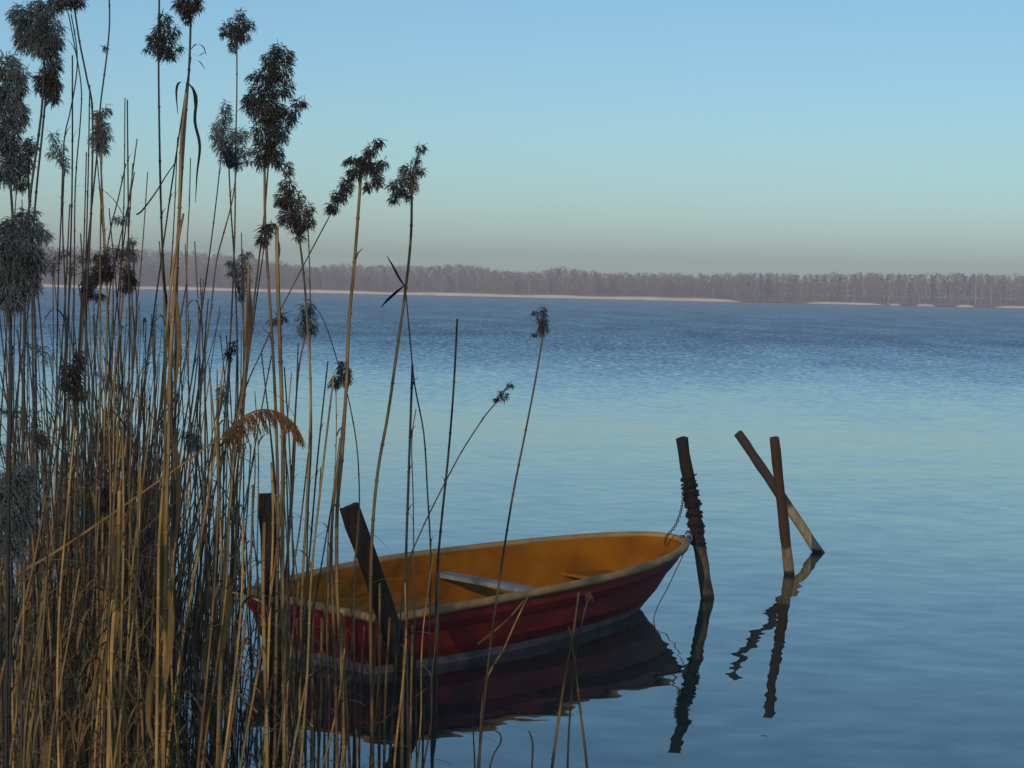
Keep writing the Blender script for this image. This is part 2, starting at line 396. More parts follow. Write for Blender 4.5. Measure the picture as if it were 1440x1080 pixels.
M_seat = mat('pale_seat_board', (0.20, 0.22, 0.23), 0.6, 0.3, 6, (1, 1, 1))
bench('stern_bench', M_orange, .16, 1.42, .26, .17)
bench('thwart', M_seat, 1.98, 2.11, .325, .03)
bench('bow_bench', M_orange, 3.2, 3.6, .25, .025)
M_floor_shade = mat('brown_floor_shade', (0.10, 0.055, 0.025), 0.8, 0.4, 5, (1, 8, 1))  # dark brown floor strips, the shade under the thwart put into their colour
mb = MB()
for q in range(7):
    yc = -.33 + .11 * q; x1_ = 3.35 - abs(yc) * .9; b_ = len(mb.v); mb.box(((1.44 + x1_) / 2, yc, .075), ((x1_ - 1.44) / 2, .051, .009))
mb.build('floor_shade_strips', M_floor_shade, boat)
# bow fitting
M_metal = mat('galvanised_metal', (0.20, 0.20, 0.21), 0.45, 0.3, 30, metal=0.7)
M_rust = mat('dark_chain_iron', (0.022, 0.019, 0.018), 0.7, 0.4, 30, metal=0.3)
def torus(mb, c, ax1, ax2, R1, r, n=14, m=5, sx=1.0):
    b = len(mb.v); nrm = ax1.cross(ax2)
    for i in range(n):
        a = 6.2832 * i / n; d = ax1 * math.cos(a) * sx + ax2 * math.sin(a); p = Vector(c) + d * R1; dn = (ax1 * math.cos(a) + ax2 * math.sin(a))
        for k in range(m): q = 6.2832 * k / m; mb.v.append(p + dn * r * math.cos(q) + nrm * r * math.sin(q))
    for i in range(n):
        for k in range(m): i2 = (i + 1) % n; k2 = (k + 1) % m; mb.f.append((b + i * m + k, b + i2 * m + k, b + i2 * m + k2, b + i * m + k2))
mb = MB(); torus(mb, (BL - .02, -.19, bz(1) + .015), Vector((1, 0, 0)), Vector((0, .3, .95)).normalized(), .04, .009)
mb.tube([(BL - .11, -.17, bz(1) + .018), (BL - .01, -.19, bz(1) + .01)], .014, 6)
mb.build('bow_ring', M_metal, boat)
bpy.context.view_layer.update()
def bw(x, y, z): return boat.matrix_world @ Vector((x, y, z))

# ------------------------------------------------------------------ posts
def post(name, label, top_px, base_px, base_Y, r, m, Ytop=None, wob=0.003, seed=0, group='weathered wooden mooring posts', z_end=-.3, chip=False):
    pb = at(base_px[0], base_px[1], base_Y); pt = at(top_px[0], top_px[1], Ytop or base_Y)
    d = (pt - pb); k = 14; mb = MB(); rr = random.Random(seed)
    lo = pb - d * (abs(z_end) / max(.2, d.z)); base = Vector((pb.x, pb.y, 0)); pts = []; rad = []
    for i in range(k + 1):
        u = i / k; p = lo.lerp(pt, u) + Vector((rr.uniform(-wob, wob), 0, 0)) * (1 if 0 < i < k else 0); pts.append(p - base); rad.append(r * (1.05 - .12 * u) * (1 + rr.uniform(-.04, .04)))
    n = 14; mb.tube(pts, rad, n)
    for i, v in enumerate(mb.v):
        mb.v[i] = v + Vector((noise.noise(v * 14 + Vector((seed, 0, 0))), noise.noise(v * 14 + Vector((0, seed, 5))), 0)) * r * .10
    for kx in range(n):  # uneven sawn top
        i = k * n + kx; mb.v[i] = mb.v[i] + Vector((0, 0, rr.uniform(-.005, .005)))
    o = mb.build(name, m, None, smooth=False, loc=base); tag(o, label, 'post', group)
    return lambda py_u: pb.lerp(pt, py_u), o
def postmat(name, dark, pale, zcut, soft=.12, zlow=None):
    """bark-dark upper wood, barkless pale wood below zcut, slimy foot at the waterline"""
    m = mat(name, pale, .85, .3, 5, (7, 7, .9), bump=.008, detail=8); t = m.node_tree; b = t.nodes['Principled BSDF']
    src = b.inputs['Base Color'].links[0].from_socket
    g = t.nodes.new('ShaderNodeNewGeometry'); s = t.nodes.new('ShaderNodeSeparateXYZ'); t.links.new(g.outputs['Position'], s.inputs[0])
    nz = t.nodes.new('ShaderNodeTexNoise'); nz.inputs['Scale'].default_value = 9; t.links.new(g.outputs['Position'], nz.inputs['Vector'])
    ad = t.nodes.new('ShaderNodeMath'); ad.operation = 'MULTIPLY_ADD'; ad.inputs[1].default_value = soft * 3; t.links.new(nz.outputs['Fac'], ad.inputs[0]); t.links.new(s.outputs['Z'], ad.inputs[2])
    mr = t.nodes.new('ShaderNodeMapRange'); mr.inputs['From Min'].default_value = zcut + soft * 1.2; mr.inputs['From Max'].default_value = zcut + soft * 1.9; t.links.new(ad.outputs[0], mr.inputs[0])
    mx = t.nodes.new('ShaderNodeMix'); mx.data_type = 'RGBA'; t.links.new(mr.outputs[0], mx.inputs['Factor']); t.links.new(src, mx.inputs['A']); mx.inputs['B'].default_value = (*dark, 1)
    m2 = t.nodes.new('ShaderNodeMapRange'); m2.inputs['From Min'].default_value = .05; m2.inputs['From Max'].default_value = .02; t.links.new(s.outputs['Z'], m2.inputs[0])
    mz = t.nodes.new('ShaderNodeMix'); mz.data_type = 'RGBA'; t.links.new(m2.outputs[0], mz.inputs['Factor']); t.links.new(mx.outputs['Result'], mz.inputs['A']); mz.inputs['B'].default_value = (.02, .02, .015, 1)
    t.links.new(mz.outputs['Result'], b.inputs['Base Color']); return m
PM1 = postmat('post_bark_a', (.018, .013, .012), (.10, .085, .06), .38)
PM2 = postmat('post_bark_b', (.06, .034, .02), (.20, .155, .09), .26)
PM3 = postmat('post_bark_c', (.045, .033, .028), (.25, .21, .13), .45, .06)
PM4 = postmat('post_bark_d', (.018, .013, .009), (.024, .017, .012), .1)
P1, _ = post('mooring_post', 'dark mooring post off the bow with the chain wound round it', (959, 616), (995, 840), 16.3, .052, PM1, 16.15, seed=1)
P2, _ = post('mooring_post', 'near upright post of the crossed pair, brown above and pale at the foot', (1089, 617), (1110, 808), 17.8, .045, PM2, 17.3, seed=2)
P3, _ = post('mooring_post', 'steeply leaning far post of the crossed pair with a pale stripped foot', (1038, 609), (1151, 776), 19.4, .048, PM3, 19.25, seed=3)
P4, _ = post('mooring_post', 'upright brown post before the stern, behind thick golden reeds', (374, 694), (392, 1040), 10.9, .047, PM4, 11.0, seed=4, wob=.004)
P5, _ = post('mooring_post', 'dark square-cut post leaning left across the stern of the boat', (491, 712), (594, 1008), 11.75, .062, PM4, 11.65, seed=5, wob=.003)

# ------------------------------------------------------------------ chain
ch = empty('mooring_chain', P1(.75)); tag(ch, 'dark iron chain wound round the post and hanging to the bow', 'chain'); chl = ch.location.copy()
def chain_run(mb, pts, L=.034):
    P = catmull(pts, 14); acc = 0; k = 0; last = P[0]
    for a, b in zip(P, P[1:]):
        seg = (b - a).length; u = 0
        while acc + (seg - u) >= L * .72:
            u += L * .72 - acc; acc = 0; p = a.lerp(b, u / seg); d = (b - a).normalized()
            s = d.cross(Vector((0.2, 1, .1))).normalized(); s2 = d.cross(s)
            torus(mb, p - chl, d, s if k % 2 else s2, L * .36, L * .11, 8, 4, 1.5); k += 1
        acc += seg - u
mb = MB()
top = P1(.70); pe = at(938, 754, 16.0)
chain_run(mb, [top + Vector((-.05, -.05, 0)), top.lerp(pe, .35) + Vector((.0, 0, -.03)), top.lerp(pe, .7) + Vector((.015, 0, -.03)), pe, pe + Vector((-.02, 0, -.07))], .028)
mb.build('hanging_run', M_rust, ch)
mb = MB()
for u0_, u1_, turns, rr in ((.31, .74, 14, .053), (.42, .76, 11, .057)):
    pts = [P1(u0_ + (u1_ - u0_) * i / (turns * 8)) + Vector((math.cos(i * .785) * (rr + random.uniform(-.006, .008)), math.sin(i * .785) * (rr + random.uniform(-.006, .008)), random.uniform(-.012, .012) + .02 * math.sin(i * .37))) for i in range(turns * 8 + 1)]
    chain_run(mb, pts, .031)
mb.build('coil', M_rust, ch)
mb = MB(); e1 = bw(BL + .0, -.17, bz(1) + .02); e2 = P1(.36) + Vector((-.05, -.02, 0))
chain_run(mb, [e1, e1.lerp(e2, .5) + Vector((0, 0, -.01)), e2])
mb.build('bow_run', M_metal, ch)
# thin rope trailing from the bow ring into the water
mb = MB(); a = bw(BL - .0, -.19, bz(1) - .02); q = ground(921, 872); mb.tube([p - a for p in catmull([a, a.lerp(q, .5) + Vector((-.03, 0, -.05)), q + Vector((0, 0, .05)), q + Vector((-.02, 0, -.2))], 5)], .004, 5)
tag(mb.build('rope', M_metal, loc=a), 'thin grey rope hanging from the bow down into the water', 'rope')

# ------------------------------------------------------------------ reeds
def stalk_mesh(mb, pts, w0, w1, sub=4, nodes=True, rr=random):
    P = catmull(pts, sub); n = len(P); tot = [0]
    for a, b in zip(P, P[1:]): tot.append(tot[-1] + (b - a).length)
    L = max(tot[-1], .01); rad = [(w0 + (w1 - w0) * (s / L)) * .5 for s in tot]
    mb.tube(P, rad, 5, cap=False)
    if nodes:   # joints and the loose sheath ends above them
        s = rr.uniform(.1, .25)
        while s < L - .05:
            i = max(k for k in range(n) if tot[k] <= s); i = min(i, n - 2); u = (s - tot[i]) / max(1e-6, tot[i + 1] - tot[i]); p = P[i].lerp(P[i + 1], u); d = (P[i + 1] - P[i]).normalized(); r = (w0 + (w1 - w0) * s / L) * .5
            mb.tube([p - d * .006, p, p + d * .006], [r * 1.02, r * 1.45, r * 1.02], 5, cap=False)
            if rr.random() < .4:
                sd = Vector((rr.uniform(-1, 1), rr.uniform(-1, 1), 0)).normalized(); l = rr.uniform(.02, .06)
                mb.ribbon([p, p + d * l * .6 + sd * l * .25, p + d * l + sd * l * .8], [r * 2, r * 1.4, r * .3], sd.cross(d).normalized())
            s += rr.uniform(.14, .28)
def leaf_mesh(mb, p, d0, L, wd, droop, rr=random):
    pts = [p]; d = Vector(d0).normalized(); n = 9; cur = p
    for i in range(n):
        cur = cur + d * L / n; pts.append(cur); d = (d + Vector((rr.uniform(-.06, .06), rr.uniform(-.06, .06), -droop / n))).normalized()
    side = Vector((-d0[1], d0[0], 0)); side = side.normalized() if side.length > .01 else Vector((1, 0, 0)); side = (side + Vector((.3, .2, 0))).normalized()
    mb.ribbon(pts, [wd * (.6 + .8 * i / n if i < n / 2 else 2.0 * (1 - i / n)) for i in range(n + 1)], side)
def fuzz(mb, c, rx, ry, n, rr=random, droop=.5, size=.017, wmul=1.0):
    """tufts of spikelets filling an ellipsoid of half-width rx and half-height ry"""
    sweep = Vector((rr.uniform(-.5, .5), rr.uniform(-.3, .3), -droop * .7))
    for _ in range(n):
        while True:
            q = Vector((rr.uniform(-1, 1), rr.uniform(-1, 1), rr.uniform(-1, 1)))
            if q.length < 1: break
        o = c + Vector((q.x * rx, q.y * rx, q.z * ry)) * .86
        d = (Vector((q.x, q.y, q.z * .7)) * 1.1 + sweep + Vector((rr.uniform(-.6, .6), rr.uniform(-.6, .6), rr.uniform(-.5, .5)))).normalized()
        L = size * rr.uniform(1.0, 2.0) * (.6 + .5 * q.length)
        for k in range(15):      # a drooping branchlet set with fine spikelets
            o = o + d * L / 15; d = (d + Vector((0, 0, -.07))).normalized()
            e = (d + Vector((rr.uniform(-.7, .7), rr.uniform(-.7, .7), rr.uniform(-.7, .5)))).normalized(); l = size * rr.uniform(.28, .55) * (1.15 - k * .03)
            sdv = e.cross(Vector((rr.uniform(-1, 1), rr.uniform(-1, 1), rr.uniform(-1, 1)))).normalized() * l * .24 * wmul
            mb.tri(o - sdv, o + sdv, o + e * l)
GR = 'tall dry reeds in front of the lake'
def reed(label, Y, wpx, col, pts, blobs=(), pcol='brown', leaves=(), dens=1.0, group=GR, droop=.5, to_water=True, wtop=.6, seed=None):
    """a reed followed down its stem; widths are what the stem really measures at its distance"""
    rr = random.Random(seed if seed is not None else hash(pts[0]) & 0xffff)
    lean = rr.uniform(-.05, .05)
    W = [at(x, y, Y) for x, y in pts]
    for p in W: p.y += 0
    if to_water:
        d = (W[-1] - W[-2]).normalized(); d.x *= .5
        last = W[-1]
        if last.z > -.1 and d.z < -.2: W.append(last + d * ((last.z + .25) / -d.z))
    base = Vector((W[-1].x, Y, 0)) if to_water else W[-1].copy()
    e = empty('reed', base); tag(e, label, 'reed', group)
    L = [p - base for p in W]
    wm = wpx * Y / F
    mb = MB(); stalk_mesh(mb, L[::-1], wm, wm * wtop, rr=rr); mb.build('stalk', REEDM[col], e)
    if blobs:
        mb = MB(); s = Y / F
        tip = L[0]
        for bl in blobs:
            c = at(bl[0], bl[1], Y) - base; rx, ry = bl[2] * s, bl[3] * s; c.y += rr.uniform(-.4, .4) * rx
            area = (bl[2] * bl[3]); n = int(dens * (20 + area * .95)); sz = .0135
            fuzz(mb, c, max(.004, rx - .003), max(.004, ry - .003), n, rr, droop, sz, 1.0 if pcol != 'frost' else .8)
            # fine branches that carry the tufts
            for k in range(5 if pts[0][1] > 0 and (tip - c).length < .2 else 0): q = c + Vector((rr.uniform(-.7, .7) * rx, rr.uniform(-.5, .5) * rx, rr.uniform(-.5, .5) * ry)); mid = tip.lerp(q, .5) + Vector((0, 0, .01)); mb.tube([tip, mid, q], [.0016, .0012, .0007], 3, cap=False)
        mb.build('panicle', PANM[pcol], e)
    for lf in leaves:
        P = [at(x, y, Y) - base for x, y in lf[0]]; mb = MB(); P2_ = catmull(P, 4); n = len(P2_); wd = lf[1] * Y / F
        mb.ribbon(P2_, [wd * min(1, .25 + 3 * i / n) * (1 if i < n * .5 else 2 * (1 - i / n) + .08) for i in range(n)], Vector((.75, .65, 0)).normalized())
        lo = mb.build('leaf', REEDM[lf[2]], e)
    return e

# --- reeds traced one by one (right to left)
reed('lone reed with a small furry head leaning right, standing clear over the boat', 9.8, 4.2, 'grey', [(764, 470), (752, 540), (738, 612), (722, 692), (710, 765), (700, 832), (688, 920), (672, 1085)], [(762, 450, 8, 14), (764, 462, 7, 12), (763, 437, 5, 6), (752, 470, 5, 2), (752, 439, 5, 2)], 'brown', [([(765, 470), (755, 473), (744, 471)], 2, 'grey')], seed=1)
reed('thin slanting reed ending in a small round tuft with a knob', 10.2, 3.0, 'grey', [(696, 568), (680, 588), (650, 634), (620, 690), (590, 752), (573, 800), (560, 900)], [(708, 556, 8, 8), (718, 541, 4, 4), (698, 561, 4, 3)], 'brown', [([(706, 555), (713, 546), (720, 541)], 2.5, 'dark')], seed=2)
reed('bare straight dark reed without a head, left of the slanting tufted one', 9.6, 4.2, 'dark', [(643, 448), (638, 545), (630, 645), (620, 742), (614, 830), (608, 1085)], wtop=.7, seed=3)
reed('tall tan reed with a nodding dark head and a knob on top, second from right', 8.6, 6.0, 'tan', [(579, 250), (578, 330), (570, 410), (560, 480), (546, 580), (531, 665), (523, 760), (521, 880), (524, 1085)],
     [(592, 209, 7, 8), (586, 224, 5, 6), (575, 240, 16, 12), (592, 240, 7, 7), (563, 262, 13, 16), (554, 278, 9, 9), (580, 258, 8, 14), (574, 275, 7, 9), (550, 262, 7, 6)], 'brown',
     [([(571, 405), (562, 392), (553, 375), (544, 360)], 5, 'dark'), ([(570, 400), (556, 412), (545, 422), (536, 432)], 7, 'dark')], seed=4)
reed('thin dark reed crossing to the right beneath the bent bird-like leaf', 9.4, 3.2, 'dark', [(570, 405), (576, 470), (583, 540), (596, 610), (601, 690), (606, 790), (604, 900), (607, 1085)], seed=5)
reed('short broken dark reed topped with a blunt tip beside the leafy tan one', 9.2, 4.6, 'dark', [(580, 513), (577, 600), (574, 690), (571, 790), (572, 900), (574, 1085)], wtop=.75, seed=6)
reed('slim grey reed just right of the blunt dark one', 9.5, 3.0, 'grey', [(585, 575), (579, 620), (581, 700), (582, 800), (586, 1085)], wtop=.5, seed=7)
reed('tall thick tan reed with a palm-like head spreading over both sides', 7.2, 7.2, 'straw', [(508, 238), (503, 310), (497, 385), (491, 450), (487, 540), (481, 640), (474, 720), (474, 830), (480, 930), (484, 1085)],
     [(531, 200, 8, 7), (521, 212, 9, 8), (513, 228, 13, 13), (499, 223, 12, 4), (489, 226, 6, 4), (524, 235, 12, 12), (538, 229, 8, 5), (530, 252, 8, 14), (500, 243, 12, 12), (487, 261, 11, 12), (477, 276, 12, 11), (467, 292, 8, 8), (518, 262, 5, 8)], 'brown', seed=8, droop=.8)
reed('pale companion reed running close beside the thick palm-headed one', 7.4, 6.0, 'tan', [(493, 520), (486, 560), (478, 640), (468, 720), (466, 800), (470, 900), (474, 1085)], [(482, 517, 6, 12), (478, 532, 11, 10), (488, 530, 6, 12), (470, 540, 6, 5)], 'brown', seed=9)
reed('thin reed slanting up to the low tip of the palm-like head', 9.0, 2.8, 'grey', [(464, 303), (440, 348), (414, 398), (390, 445), (370, 490), (340, 560), (300, 700), (280, 900)], [(470, 292, 6, 7)], 'brown', seed=10)
reed('reed curving right beside the thick tan one, headless', 9.0, 3.0, 'grey', [(432, 420), (455, 450), (478, 520), (492, 570), (503, 640), (505, 730), (498, 840), (500, 1085)], wtop=.5, seed=11)
reed('reed with a fuzzy frosted grey head low under the skyline', 8.6, 4.0, 'tan', [(430, 470), (420, 520), (414, 600), (409, 700), (404, 800), (402, 1085)], [(432, 432, 12, 12), (432, 452, 17, 18), (425, 466, 8, 10), (440, 465, 6, 9)], 'frost', dens=.6, seed=12)
reed('tall reed with a steep dark head shaped like a fir, right of the largest head', 8.0, 5.0, 'tan', [(421, 335), (428, 395), (433, 470), (437, 560), (432, 700), (424, 850), (420, 1085)],
     [(405, 238, 7, 14), (404, 262, 13, 14), (396, 280, 9, 12), (412, 282, 18, 18), (405, 305, 15, 16), (422, 308, 16, 17), (435, 295, 6, 10), (437, 312, 5, 10), (418, 322, 12, 6), (422, 334, 9, 4), (400, 285, 16, 6)], 'brown', seed=13)
reed('thin reed behind the fir-shaped head, ending in its right side', 8.8, 3.0, 'grey', [(433, 315), (436, 400), (436, 500), (438, 620), (432, 760), (430, 1085)], seed=14)
reed('tallest tan stem under the largest dark head', 7.4, 6.2, 'tan', [(372, 235), (373, 320), (379, 420), (385, 520), (389, 620), (391, 740), (389, 860), (386, 1085)],
     [(392, 70, 14, 10), (382, 82, 16, 12), (404, 78, 9, 12), (392, 98, 24, 18), (375, 105, 20, 14), (392, 122, 24, 18), (358, 108, 12, 5), (368, 130, 20, 18), (372, 155, 28, 20), (355, 148, 16, 12), (385, 160, 18, 22), (375, 185, 26, 22), (398, 185, 10, 18), (372, 210, 20, 18), (386, 218, 14, 18), (368, 228, 10, 10), (411, 158, 14, 12), (420, 145, 9, 7), (428, 145, 4, 5), (352, 138, 12, 8), (410, 170, 8, 6), (393, 230, 5, 8)], 'brown', dens=.85, seed=15)
reed('second stem rising into the largest head, slanting left lower down', 7.9, 4.2, 'grey', [(377, 235), (372, 300), (366, 350), (352, 470), (340, 600), (326, 760), (318, 1085)], seed=16)
reed('stem with a thick ragged sheath ending in two brown tatters', 7.0, 7.0, 'tan', [(389, 318), (390, 372), (393, 470), (396, 560), (398, 660), (397, 800), (400, 1085)], [(374, 325, 9, 9), (370, 338, 8, 8), (381, 318, 7, 5)], 'brown', [([(388, 318), (372, 318), (355, 326)], 4, 'dark'), ([(388, 330), (391, 350), (390, 372)], 8, 'grey')], seed=17, wtop=.8)
reed('reed with a dark head under a pointed cap, left of the largest head', 8.2, 3.6, 'dark', [(322, 238), (325, 300), (329, 360), (333, 460), (334, 560), (328, 700), (326, 1085)],
     [(318, 152, 7, 12), (315, 166, 11, 10), (309, 178, 12, 8), (320, 190, 20, 14), (338, 190, 14, 12), (313, 204, 15, 14), (330, 208, 16, 14), (322, 222, 15, 12), (334, 230, 9, 8), (345, 215, 9, 9), (350, 227, 12, 4), (302, 190, 6, 9)], 'frost', dens=.9, seed=18)
reed('thin stem crossing below the capped head from right to left', 8.6, 3.2, 'grey', [(333, 236), (326, 285), (314, 330), (304, 370), (296, 440), (282, 540), (262, 700), (240, 1000)], seed=19)
reed('upright reed with a cap-like head near the top of the picture', 9.2, 3.4, 'grey', [(333, 60), (333, 130), (331, 220), (330, 330), (324, 470), (312, 640), (300, 800), (296, 1085)],
     [(338, 22, 7, 9), (336, 34, 17, 13), (350, 36, 10, 9), (322, 40, 12, 11), (314, 47, 6, 5), (333, 50, 14, 12), (328, 65, 7, 11), (344, 52, 8, 9)], 'brown', seed=20)
reed('drooping rusty golden plume arching right on a long stem bent across the clump', 6.2, 5.0, 'straw', [(322, 612), (296, 625), (268, 645), (235, 668), (190, 700), (150, 728), (80, 775), (0, 822), (-60, 860)], (), 'gold', seed=21)
_r = bpy.context.scene.objects[-1]
reed('reed with a small plain oval dark head at mid height', 8.5, 3.4, 'dark', [(312, 568), (302, 620), (295, 720), (290, 1085)], [(313, 548, 8, 8), (313, 560, 9, 11)], 'frost', seed=22)
reed('reed with a blunt square frosted head above the long bent stem', 8.0, 4.2, 'dark', [(276, 630), (284, 700), (290, 800), (288, 1085)], [(272, 613, 11, 7), (274, 625, 12, 9), (265, 610, 6, 4)], 'frost', seed=23)
reed('reed with a thin brushy head over the far shore, two thirds up', 8.4, 4.0, 'tan', [(340, 425), (345, 500), (341, 580), (333, 700), (330, 1085)], [(345, 358, 10, 8), (338, 375, 16, 14), (345, 392, 9, 14), (340, 412, 7, 14), (328, 370, 9, 3), (326, 384, 9, 3)], 'frost', dens=.8, seed=24)
reed('dark reed with a wide spiky head near the top edge', 8.0, 4.6, 'dark', [(224, -10), (223, 90), (224, 180), (226, 280), (230, 380), (238, 470), (242, 600), (240, 1085)],
     [(230, 28, 10, 12), (228, 45, 14, 14), (234, 58, 16, 14), (230, 72, 14, 14), (216, 60, 8, 8), (210, 70, 8, 3), (246, 45, 7, 9), (240, 75, 10, 9), (252, 68, 5, 4), (212, 52, 8, 3)], 'brown', seed=25)
reed('tall straight stem ending in the clipped head at the top edge', 7.6, 5.5, 'dark', [(268, 30), (267, 70), (265, 110), (262, 150), (256, 240), (251, 330), (248, 430), (246, 600), (244, 1085)],
     [(264, -4, 20, 12), (262, 10, 16, 12), (275, 8, 12, 9), (264, 25, 8, 10), (250, 6, 8, 5)], 'brown', [([(265, 116), (252, 116), (248, 130), (250, 160)], 4, 'dark'), ([(262, 116), (272, 126), (275, 150), (273, 175)], 5, 'dark'), ([(265, 116), (276, 135), (274, 170), (281, 205), (277, 245), (275, 285)], 5, 'dark'),
      ([(268, 70), (276, 62), (286, 66), (290, 78)], 3, 'dark'), ([(268, 85), (280, 86), (288, 97)], 2.5, 'dark'), ([(268, 75), (280, 78), (289, 72)], 2.5, 'dark')], seed=26)
reed('thick straw stem with peeling sheath inside the left clump', 6.2, 9.5, 'straw', [(262, 130), (255, 200), (252, 300), (246, 400), (240, 500), (237, 620), (233, 780), (230, 1085)], leaves=[([(232, 690), (226, 790), (233, 880), (240, 930)], 9, 'straw'), ([(246, 400), (252, 470), (248, 540)], 7, 'tan'), ([(239, 600), (250, 650), (251, 720), (244, 770)], 8, 'grey')], seed=27, wtop=.45)
reed('bright straw stem just left of the thickest peeling one', 6.0, 8.5, 'straw', [(258, 300), (240, 400), (232, 520), (232, 640), (224, 760), (222, 900), (220, 1085)], leaves=[([(238, 830), (241, 880), (233, 950), (222, 1010)], 11, 'straw'), ([(228, 900), (214, 950), (208, 1010), (216, 1050)], 9, 'tan')], seed=28, wtop=.4)
reed('reed whose frosted head is olive on its face, upper left', 7.6, 4.4, 'tan', [(141, 215), (145, 300), (150, 400), (150, 500), (146, 640), (140, 1085)], [(149, 155, 7, 7), (140, 162, 9, 9), (143, 180, 14, 13), (138, 195, 13, 14), (143, 208, 11, 10), (152, 192, 7, 6)], 'frost', [([(136, 160), (141, 190), (139, 214)], 9, 'straw')], seed=29)  # straw-coloured blade laid over the face of the head
reed('bent dark stem rising off the top edge at left', 8.2, 3.8, 'dark', [(153, -20), (154, 30), (151, 70), (146, 110), (141, 150), (136, 220), (126, 320), (112, 480), (108, 700), (106, 1085)], [(146, 67, 4, 1.5)], 'brown', seed=30)
reed('reed with a plain dark oblong head over the left far shore', 7.8, 4.2, 'tan', [(184, 405), (190, 480), (196, 600), (192, 800), (190, 1085)], [(179, 385, 8, 10), (183, 397, 11, 13), (176, 405, 7, 6)], 'brown', seed=31)
reed('reed with a narrow dark twisted head at the skyline', 8.4, 3.4, 'dark', [(187, 365), (192, 440), (184, 600), (178, 1085)], [(187, 338, 5, 6), (184, 350, 6, 8), (188, 360, 6, 9)], 'frost', seed=32)
reed('bare reed slanting right with a small flat tuft beside it', 8.6, 3.2, 'dark', [(177, 230), (166, 280), (156, 320), (146, 380), (134, 480), (128, 700), (124, 1085)], [(169, 309, 11, 6)], 'frost', seed=33)
reed('bare slanting reed next to the flat-tufted one', 8.8, 3.0, 'dark', [(189, 242), (182, 280), (175, 310), (166, 350), (152, 430), (148, 600), (150, 1085)], seed=34)
reed('thin bare reed standing by itself right of the straw clump', 8.6, 2.8, 'grey', [(268, 222), (266, 290), (263, 350), (262, 480), (268, 640), (262, 1085)], seed=35)
reed('thin reed bowing down left from the straw clump', 8.4, 2.6, 'dark', [(247, 228), (235, 245), (218, 272), (200, 296), (192, 302)], to_water=False, seed=36)
reed('reed with a big shaggy brown head, second cluster in the top left corner', 6.6, 5.0, 'dark', [(64, 138), (58, 200), (50, 280), (44, 380), (50, 500), (52, 1085)], [(76, 92, 9, 9), (70, 105, 14, 16), (64, 122, 16, 14), (78, 122, 9, 16), (75, 138, 9, 9), (58, 110, 9, 8)], 'brown', seed=37)
reed('reed carrying the largest ragged head in the top left corner', 6.2, 5.5, 'dark', [(62, 80), (58, 160), (40, 300), (34, 450), (30, 1085)], [(60, 12, 22, 16), (45, 35, 26, 22), (68, 38, 22, 22), (60, 60, 24, 22), (78, 60, 14, 12), (70, 78, 13, 16), (36, 55, 14, 22), (30, 20, 18, 16)], 'frost', dens=.9, seed=38)
reed('reed whose head is cut by the top edge at left', 7.0, 4.4, 'dark', [(104, 8), (112, 60), (122, 110), (130, 160), (128, 300), (120, 500), (118, 1085)], [(92, -2, 22, 14), (108, 2, 12, 10), (80, 8, 12, 9)], 'brown', seed=39)
reed('thin stem crossing another right below the head at the top edge', 7.8, 3.0, 'dark', [(100, 20), (108, 70), (107, 110), (98, 160), (90, 200), (86, 300), (80, 500), (78, 1085)], seed=40)
reed('third thin stem below the head at the top edge, bowing right', 8.0, 3.0, 'dark', [(96, 18), (104, 60), (114, 120), (113, 170), (106, 260), (104, 420), (98, 1085)], seed=41)
reed('reed with a pale frosted head among thin stems, upper left', 7.8, 3.6, 'dark', [(90, 240), (88, 320), (92, 480), (90, 1085)], [(76, 192, 8, 9), (82, 208, 12, 12), (88, 224, 9, 10), (74, 218, 7, 8), (92, 236, 5, 8)], 'frost', dens=.55, seed=42)
reed('reed with the long pale-frosted head on the left edge', 5.6, 6.5, 'dark', [(14, 250), (18, 330), (14, 480), (10, 1085)], [(10, 95, 20, 22), (22, 120, 16, 22), (5, 135, 24, 26), (18, 160, 22, 26), (8, 190, 24, 30), (22, 215, 14, 20), (4, 235, 22, 26), (32, 105, 8, 12)], 'frost', dens=.9, seed=43)
reed('reed behind the left edge with an olive tinged small head', 7.0, 4.4, 'dark', [(40, 245), (42, 340), (46, 500), (50, 1085)], [(44, 205, 10, 14), (36, 230, 12, 16), (30, 255, 12, 16)], 'brown', seed=44)
reed('reed with the wide bushy blue-grey head at left edge, skyline height', 5.2, 7.5, 'dark', [(12, 435), (16, 520), (12, 700), (8, 1085)], [(40, 302, 14, 10), (22, 320, 26, 18), (45, 322, 16, 16), (8, 345, 24, 24), (38, 350, 26, 24), (52, 372, 14, 16), (20, 378, 30, 24), (4, 400, 26, 26), (36, 398, 20, 20), (14, 422, 22, 16), (62, 330, 8, 8)], 'frost', dens=.8, seed=45)
reed('reed with a dense brown head deep inside the left clump', 7.2, 4.4, 'dark', [(106, 555), (110, 640), (104, 1085)], [(112, 502, 9, 12), (103, 520, 18, 15), (100, 540, 19, 15), (108, 555, 14, 8)], 'brown', seed=46)
reed('reed with a slanted brown head before the far beach at left', 7.2, 4.8, 'grey', [(118, 430), (112, 520), (100, 640), (92, 1085)], [(142, 362, 12, 10), (145, 378, 13, 14), (130, 388, 14, 12), (122, 402, 10, 12), (135, 415, 12, 6), (150, 385, 8, 12)], 'brown', seed=47)
reed('reed with a dark frosted head low on the left edge', 5.4, 7.0, 'dark', [(14, 770), (16, 860), (10, 1085)], [(38, 658, 14, 10), (22, 672, 22, 16), (6, 690, 24, 22), (38, 695, 16, 18), (14, 720, 28, 24), (6, 750, 24, 22), (34, 735, 14, 20), (18, 776, 20, 14)], 'frost', dens=.8, seed=48)
